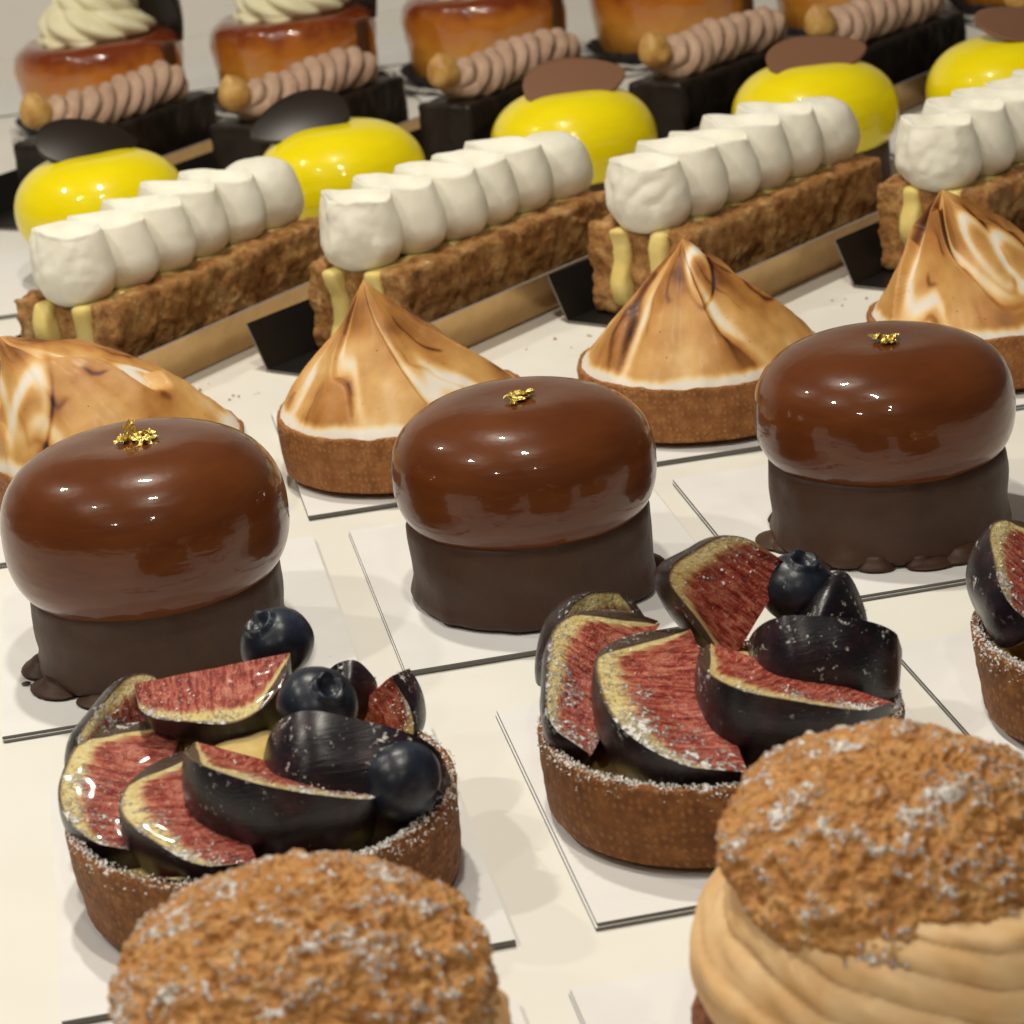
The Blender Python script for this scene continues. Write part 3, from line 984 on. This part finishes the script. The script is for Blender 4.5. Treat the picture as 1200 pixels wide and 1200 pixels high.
# ------------------------------------------------------------------ trays
def tray(x, y, ang, L, label, W=5.4, H=1.75, flare=.75, group="gold and black card trays"):
    """open card channel: gold outside, black inside; x,y = near left floor corner"""
    t = thing("card_tray", label, "card tray", (x, y, .02), ang, group)
    th_ = .06
    def plate(name, quad, nrm):
        q_ = [np.array(p, float) for p in quad]
        n_ = np.array(nrm, float)
        V = q_ + [p + n_*th_ for p in q_]
        F = [(0, 1, 2, 3), (7, 6, 5, 4), (0, 4, 5, 1), (1, 5, 6, 2), (2, 6, 7, 3), (3, 7, 4, 0)]
        mesh(name, V, F, [GOLDCARD, BLACKCARD, EDGE], t, smooth=False, midx=[0, 1, 2, 2, 2, 2])
    # local x along the slice, local -y to the right side
    plate("tray_floor", [(0, 0, .03), (L, 0, .03), (L, -W, .03), (0, -W, .03)], (0, 0, 1))
    plate("tray_wall", [(0, 0, .04), (0, flare, H), (L, flare, H), (L, 0, .04)], (0, -1, .4))
    plate("tray_wall", [(0, -W, .04), (L, -W, .04), (L, -W-flare, H), (0, -W-flare, H)], (0, 1, .4))
    return t

def A(d_):
    return math.radians(d_)

# ------------------------------------------------------------------ cream slices
def rough_block(name, x0, x1, y0, y1, z0, z1, step, mat, parent, amp, seed, sc=1.2, rnd=.2):
    V, F, N = dense_box(x0, x1, y0, y1, z0, z1, step, rnd)
    off = seed*3.3
    d = amp*(fbm(V, sc, off, 3) + .8*np.abs(pn(V*(.5, 1, 1.6), sc*3.4, off+5)) + .35*np.abs(pn(V, sc*7, off+8)) - .35)
    return mesh(name, V + N*d[:, None], F, mat, parent)

def petal(parent, c, rx, ry, h, seed, last=False, torn=False):
    nu, nv = 80, 54
    th = np.linspace(0, 2*PI, nu, endpoint=False)[None, :]
    # wall bulging low, rising to a thin crisp rim, then a shallow dished top
    if last:
        prof = interp([(.55, 0), (.90, .10), (1.04, .34), (1.0, .6), (.84, .84), (.58, .97), (.3, 1.02), (.001, 1.03)], nv)
    else:
        prof = np.concatenate([interp([(.60, 0), (.94, .12), (1.12, .36), (1.09, .58), (.98, .82), (.86, 1.0)], 32),
                               interp([(.85, 1.0), (.72, .93), (.4, .86), (.001, .85)], nv-32)])
    r, z = prof[:, 0][:, None], prof[:, 1][:, None]
    # teardrop plan: the tail of each petal is pulled to the back left
    c1, s1 = np.cos(th), np.sin(th)
    plan = 1 + (.34*np.exp(-((th-PI*.54)/.36)**2)*(.4+.6*z) if not last else 0)
    X = rx*r*c1*plan
    Y = ry*r*s1*plan
    Z = h*z + 0*th
    if not last:
        Z = Z + h*(.03*np.cos(th-PI*.55) + .02*np.cos(3*th+seed))*sstep(.45, 1, z)*np.minimum(1, r*1.2)
        corner = np.exp(-(((th-PI*1.80+PI) % (2*PI) - PI)/.28)**2)*sstep(.7, 1, z)*sstep(.6, .88, r)
        Z = Z + .12*corner
    P = np.stack([X, Y, Z], -1)
    sq = .045*fbm(P, .7, seed, 2)
    if torn:
        m_ = sstep(.2, -.6, c1)*sstep(.0, .3, z)*(z < .97)
        sq = sq + m_*(.16*np.abs(fbm(P, .8, seed, 2)) + .025*pn(P, 4, seed) - .07)
    n_ = np.stack([c1+0*z, s1+0*z, 0*th+0*z], -1)
    P = P + n_*sq[..., None]
    P[..., 2] += .025*fbm(P, 1.5, seed+3, 2)
    return mesh("cream_petal", (P + np.array(c)).reshape(-1, 3), gridF(nu, nv), CREAM, parent)

def cream_slice(x, y, deg, label, seed, L=13.0, n=6, H=3.4):
    t = thing("cream_slice", label, "cream slice", (x, y, .13), A(deg), "puff pastry slices piped with cream")
    W = 4.8
    ys = [(-1.2, 0), (-2.98, -1.78), (-W, -3.6)]
    for k, (a, b_) in enumerate(ys):
        rough_block("pastry_sheet", (0, .15, .05)[k], L, a, b_, (.0, .08, 0)[k], H - (.0, .15, .05)[k], .11, PUFF, t, .15, seed+k*3, 1.1, .22)
    for k, (a, b_) in enumerate(((-1.88, -1.1), (-3.68, -2.9))):
        V, F, N = dense_box(-.12, L-.1, a, b_, .3, H-.1, .2, .2)
        bul = .25*np.sin(V[:, 2]*2.3+seed+k)*(V[:, 0] < .4)
        V = V + N*(.06*fbm(V, 1.2, seed+k, 2))[:, None]
        V[:, 0] -= np.clip(bul, -.1, .3)*(1 if k == 0 else -.3)
        mesh("pastry_cream", V, F, PASTRYCREAM, t)
    step = 2.14
    rg = np.random.RandomState(seed)
    for k in range(n):
        last = k == n-1
        petal(t, (1.0 + k*step + (.3 if last else 0), -W/2 + .1 + rg.uniform(-.12, .12), H-.25), 1.22 if not last else 1.62, (1.38 if k == 0 else 1.62) + rg.uniform(-.06, .06),
              2.62 + rg.uniform(-.1, .1) - .1*last, seed*2+k, last, torn=(k == 0))
    return t

tray(-4.9, 91.5, A(47), 16, "gold tray under the leftmost cream slice")
tray(5.6, 90.9, A(42), 16, "gold tray with black inside under the second cream slice")
tray(16.9, 91.6, A(40), 16, "gold tray under the third cream slice")
tray(27.7, 90.7, A(39), 16, "shaded gold tray under the cream slice at the right edge")
cream_slice(-3.06, 93.1, 46.5, "puff pastry slice at the left with five cream petals, its near cream end rough", 21)
cream_slice(7.5, 92.3, 41, "puff pastry slice in the middle behind the pointed meringue, custard bulging at its near end", 32)
cream_slice(18.0, 92.1, 39.5, "puff pastry slice half in shade, right of centre, with torn cream at its near end", 43)
cream_slice(29.2, 92.1, 38.5, "puff pastry slice running out of the right edge behind the streaked meringue", 54)

# ------------------------------------------------------------------ yellow domes with chocolate petals
def choc_disc(parent, mat, c, L, Wd, rz, tilt, cup=.25, th_=.12, tipw=.15, roll=0):
    """thin almond-shaped petal, cupped, with real thickness"""
    nu, nv = 40, 14
    u = np.linspace(0, 1, nu)
    wid = Wd*np.sin(PI*u**.8)**.6*(1-u*tipw)
    wid[0] = wid[-1] = .01
    v = np.linspace(-1, 1, nv)
    X = (u[None, :]-.45)*L + 0*v[:, None]
    Y = wid[None, :]*v[:, None]
    Z = cup*((X/L*2)**2*.6 + (Y/Wd)**2*.5)*-1
    top = np.stack([X, Y, Z], -1).reshape(-1, 3)
    bot = top - np.array([0, 0, th_])
    F = gridF(nu, nv, False) + [f[::-1] for f in gridF(nu, nv, False, off=nu*nv)]
    n_ = nu*nv
    for i in range(nu-1):
        F.append((i+1, i, n_+i, n_+i+1))
        a = (nv-1)*nu+i
        F.append((a, a+1, n_+a+1, n_+a))
    for j in range(nv-1):
        a = j*nu
        F.append((a, a+nu, n_+a+nu, n_+a))
        b_ = j*nu+nu-1
        F.append((b_+nu, b_, n_+b_, n_+b_+nu))
    R_ = Matrix.Rotation(rz, 3, 'Z') @ Matrix.Rotation(tilt, 3, 'Y') @ Matrix.Rotation(roll, 3, 'X')
    V = np.concatenate([top, bot]) @ np.array(R_).T + np.array(c)
    return mesh("chocolate_petal", V, F, mat, parent)

YD = [(.75, 108.6, "yellow glazed dome at the far left under a pointed dark chocolate petal"),
      (10.9, 108.0, "yellow glazed dome second from left, dark chocolate petal sliding off its left side"),
      (21.1, 108.7, "yellow glazed dome in the middle with a milk chocolate petal tilted up"),
      (31.6, 107.6, "yellow glazed dome standing in shade with a milk chocolate petal"),
      (40.3, 107.3, "yellow glazed dome at the right edge under a round milk chocolate petal")]
for i, (x, y, lb) in enumerate(YD):
    t = dome(x, y, lb, zb=.75, zt=5.35, R=3.6, Rb=3.1, mat=YGLAZE, base=CHOC, seed=40+i, name="yellow_dome", group="yellow glazed domes", cat="yellow glazed cake", feet=False, rnd=.80, pz=.93)
    if i == 0:
        choc_disc(t, PETAL_DARK, (-.35, .3, 5.85), 4.3, 1.45, A(10), .12, cup=.3, roll=.70, tipw=.3)
    elif i == 1:
        choc_disc(t, PETAL_DARK, (-1.25, .3, 5.75), 4.4, 1.5, A(186), .14, cup=.35, roll=-.68)
    elif i == 2:
        choc_disc(t, PETAL_MILK, (.05, -.2, 5.6), 4.6, 1.8, A(6), -.10, cup=.15, roll=.55)
    elif i == 3:
        choc_disc(t, PETAL_MILK, (.0, -.1, 5.55), 4.5, 1.8, A(4), -.08, cup=.1, roll=.40)
    else:
        choc_disc(t, PETAL_MILK, (.6, .3, 5.8), 4.4, 1.8, A(30), 0, cup=.1, roll=.35)

# ------------------------------------------------------------------ chocolate bars with a piped rope and a hazelnut
def rope(parent, p0, p1, r, seed):
    ns, nc = 260, 60
    s = np.linspace(0, 1, ns)[:, None]
    th = np.linspace(0, 2*PI, nc, endpoint=False)[None, :]
    p0, p1 = np.array(p0, float), np.array(p1, float)
    L = np.linalg.norm(p1-p0)
    ax = (p1-p0)/L
    side = np.cross((0, 0, 1), ax)
    up = np.cross(ax, side)
    env = np.minimum(1, s/.07)**.5 * np.minimum(1, (1-s)/.10)**.6
    cph = ((5*th + s*L*5.6 + .7*np.sin(s*9+seed) + .5*pn(np.stack([s*14+0*th, np.cos(th)+0*s, np.sin(th)+0*s], -1), 1.0))/(2*PI)) % 1.0
    coil = np.sin(PI*cph)**.8
    strand = np.abs(np.sin(PI*cph*3 + th))**.7
    R_ = r*env*(.74 + .30*coil + .06*strand)*(1 + .06*np.sin(s*23+seed))
    C = p0 + ax*(s*L)[..., None]
    P = C + side*(np.cos(th)*R_)[..., None] + up*(np.sin(th)*R_*.85 + .10*np.sin(s*9+seed))[..., None]
    P = P.reshape(ns, nc, 3)
    P[..., :] += .02*fbm(P, 2, seed, 2)[..., None]
    return mesh("piped_cream", P.reshape(-1, 3), gridF(nc, ns), MOCHA, parent)

def nut_bar(x, y, deg, label, seed, L=12.0):
    t = thing("chocolate_bar_cake", label, "chocolate bar cake", (x, y, .13), A(deg), "dark chocolate bar cakes")
    W, H = 3.1, 3.5
    V, F, N = dense_box(0, L, -W, 0, 0, H, .22, .22)
    d = .09*fbm(V, .6, seed, 3) + .05*pn(V, 2.2, seed+4)
    foot = sstep(.6, 0, V[:, 2])*.12
    mesh("chocolate_bar", V+N*(d+foot)[:, None], F, DARK, t)
    rope(t, (.7, -W/2, H+.75), (L-.7, -W/2, H+.75), 1.2, seed)
    prof = interp([(.001, 0), (.5, .1), (.78, .5), (.7, 1.0), (.38, 1.5), (.001, 1.75)], 22)
    P, th = lathe_pts(prof, 32)
    P += (.04*fbm(P, 2, seed, 2))[..., None]
    V = P.reshape(-1, 3) @ np.array(Matrix.Rotation(A(-18), 3, 'Y')).T + np.array([.7, -W/2+.1, H+.7])
    mesh("hazelnut", V, gridF(32, 22), NUT, t)
    return t

NB = [(-2.9, 124.2, 48, "dark chocolate bar cake at the far left, behind the first yellow dome"),
      (6.3, 121.9, 47, "dark chocolate bar cake partly behind the dark petal of the second yellow dome"),
      (16.0, 120.4, 45, "dark chocolate bar cake in the centre with a round hazelnut and flared cream rope"),
      (25.8, 118.8, 43, "dark chocolate bar cake in shade between the middle yellow domes"),
      (34.3, 120.4, 42, "dark chocolate bar cake behind the fourth yellow dome, long dark side showing"),
      (44.5, 120.8, 42, "chocolate bar cake cut off at the top right corner")]
for i, (x, y, dg, lb) in enumerate(NB):
    nut_bar(x, y, dg, lb, 70+i)
    ca, sa = math.cos(A(dg)), math.sin(A(dg))
    lx, ly = -2.4, 1.5
    tray(x+ca*lx-sa*ly, y+sa*lx+ca*ly, A(dg), 15.5, "gold tray under the " + ("far left", "second", "central", "shaded fourth", "fifth", "top right corner")[i] + " chocolate bar cake", W=5.0, H=1.7)

# ------------------------------------------------------------------ rum cakes
def baba(x, y, label, seed):
    t = thing("rum_cake", label, "rum cake", (x, y, .23), 0, "glazed rum cakes in the back row")
    # scalloped paper doily and fluted dark cup
    def dz(P, th):
        P = P.copy()
        wv = 1 + .02*np.sign(np.sin(th*22))*0 + .025*np.abs(np.sin(th*11))
        k = (np.hypot(P[..., 0], P[..., 1]) > 4)
        P[..., 0] = np.where(k, P[..., 0]*wv, P[..., 0])
        P[..., 1] = np.where(k, P[..., 1]*wv, P[..., 1])
        P[..., 2] += np.where(k, .16*np.abs(np.sin(th*11)), 0)
        return P
    lathe("paper_doily", np.array([(.01, .06), (3, .06), (4.9, .10), (5.3, .30), (5.32, .26), (4.9, .03), (3, 0), (.01, 0)]), 132, PAPER, t, disp=dz)
    def cz(P, th):
        P = P.copy()
        fl = 1 + .03*np.sin(th*30)*np.clip(P[..., 2]/.8, 0, 1)
        P[..., 0] *= fl
        P[..., 1] *= fl
        return P
    lathe("paper_cup", np.array([(3.9, .1), (4.2, .14), (4.6, .55), (4.95, .95), (4.9, .97), (4.5, .6), (4.1, .3)]), 180, CUP, t, disp=cz)
    prof = interp([(3.6, .2), (4.1, .5), (4.35, 1.5), (4.55, 2.8), (4.6, 3.9), (4.4, 4.6), (3.9, 4.95), (3.1, 5.0), (.01, 4.7)], 60)
    def bd(P, th):
        d = .12*fbm(P, .5, seed, 3)
        r = np.maximum(np.hypot(P[..., 0], P[..., 1]), 1e-6)
        P = P.copy()
        P[..., 0] *= 1+d/r
        P[..., 1] *= 1+d/r
        P[..., 2] += .05*fbm(P, .7, seed+3, 2)
        return P
    lathe("glazed_cake", prof, 110, BABA, t, disp=bd)
    # cream rosette
    nv = 150
    u = np.linspace(0, 1, nv)[:, None]
    th = np.linspace(0, 2*PI, 200, endpoint=False)[None, :]
    env = 3.35*(1-u)**.62*np.minimum(1, .82+u*1.6)
    tier = (u*3.0 + th/(2*PI)) % 1.0
    R_ = env*(.90 + .14*np.sin(PI*tier)) + .02
    star = np.abs(np.sin((9*th + 22*u)/2))**.7
    R_ = R_*(.88 + .18*star)
    P = np.stack([R_*np.cos(th), R_*np.sin(th), 4.75 + 4.8*u**1.05 + 0*th], -1)
    mesh("cream_rosette", P.reshape(-1, 3), gridF(200, nv), CREAM2, t)
    # small dark plaque on the side and a curved dark shard behind
    a = A(-38)
    V, F, N = dense_box(-.55, .55, -.08, .08, 0, 2.4, .2, .05)
    Rz = np.array(Matrix.Rotation(a+PI/2, 3, 'Z'))
    V = V @ Rz.T + np.array([4.66*math.cos(a), 4.66*math.sin(a), 2.2])
    mesh("chocolate_plaque", V, F, PLAQUE, t)
    ns = 26
    vv = np.linspace(0, 1, 20)
    aa = np.linspace(A(-12), A(62), ns)
    V, F = [], []
    for rr in (3.7, 3.9):
        for w_ in vv:
            for q_ in aa:
                top = 4.3 + (5.2 - 2.5*((q_-A(25))/A(40))**2)*w_
                r2 = rr + .35*math.sin(w_*PI) + .5*(1-w_)
                V.append((r2*math.cos(q_)+.3, r2*math.sin(q_), top))
    F = gridF(ns, 20, False) + [f[::-1] for f in gridF(ns, 20, False, off=ns*20)]
    n_ = ns*20
    for i in range(ns-1):
        F.append((i, i+1, n_+i+1, n_+i))
        b_ = 19*ns+i
        F.append((b_+1, b_, n_+b_, n_+b_+1))
    for j in range(19):
        F.append((j*ns+ns, j*ns, n_+j*ns, n_+j*ns+ns))
        b_ = j*ns+ns-1
        F.append((b_, b_+ns, n_+b_+ns, n_+b_))
    mesh("chocolate_shard", V, F, DARK, t)
    return t

b0 = baba(2.1, 144.4, "glazed rum cake with a tall cream swirl, leftmost in the back row", 90)
BL = ["glazed rum cake with cream swirl, second from left in the back row",
      "glazed rum cake behind the central chocolate bar cake, cream cut off by the top edge",
      "glazed rum cake right of centre in the back row, only its amber body in view",
      "glazed rum cake fifth from left in the back row, its doily showing",
      "glazed rum cake at the top right corner"]
for i, lb in enumerate(BL):
    dup(b0, (2.1 + 10.72*(i+1), 144.2 - .15*i, .23), A(-4+3*i), lb)

# small brown drip on the board under the left dome
prof = np.array([(.001, .05), (.06, .045), (.11, .02), (.13, 0)])
P, th = lathe_pts(prof, 20)
P[..., 1] *= .7
o = mesh("chocolate_drip", (P.reshape(-1, 3)), gridF(20, 4), CHOC, None, loc=(-3.35, 63.9, .232))
tag(o, "tiny brown chocolate drip on the white board left of the left dome", "chocolate drip")

# loose pastry crumbs shed by the slices, lying on the counter
rg = np.random.RandomState(3)
VV, FF = [], []
for cx, cy, nn, sp in ((5.0, 88.6, 7, 1.1), (16.2, 88.8, 5, 1.0), (2.2, 90.4, 5, 1.0), (27.0, 89.2, 4, .8)):
    for k in range(nn):
        c = np.array([cx + rg.normal()*sp, cy + rg.normal()*sp*.5, .02])
        s_ = rg.uniform(.025, .085)
        o_ = len(VV)
        base = [(1, 0, 0), (-1, 0, 0), (0, 1, 0), (0, -1, 0), (0, 0, 1)]
        VV += [tuple(c + np.array(b_)*s_*rg.uniform(.6, 1.4)) for b_ in base]
        FF += [(o_+4, o_, o_+2), (o_+4, o_+2, o_+1), (o_+4, o_+1, o_+3), (o_+4, o_+3, o_)]
o = mesh("pastry_crumbs", VV, FF, PUFF, None, kind='stuff')
tag(o, "loose golden pastry crumbs scattered on the white counter by the slices", "crumbs")
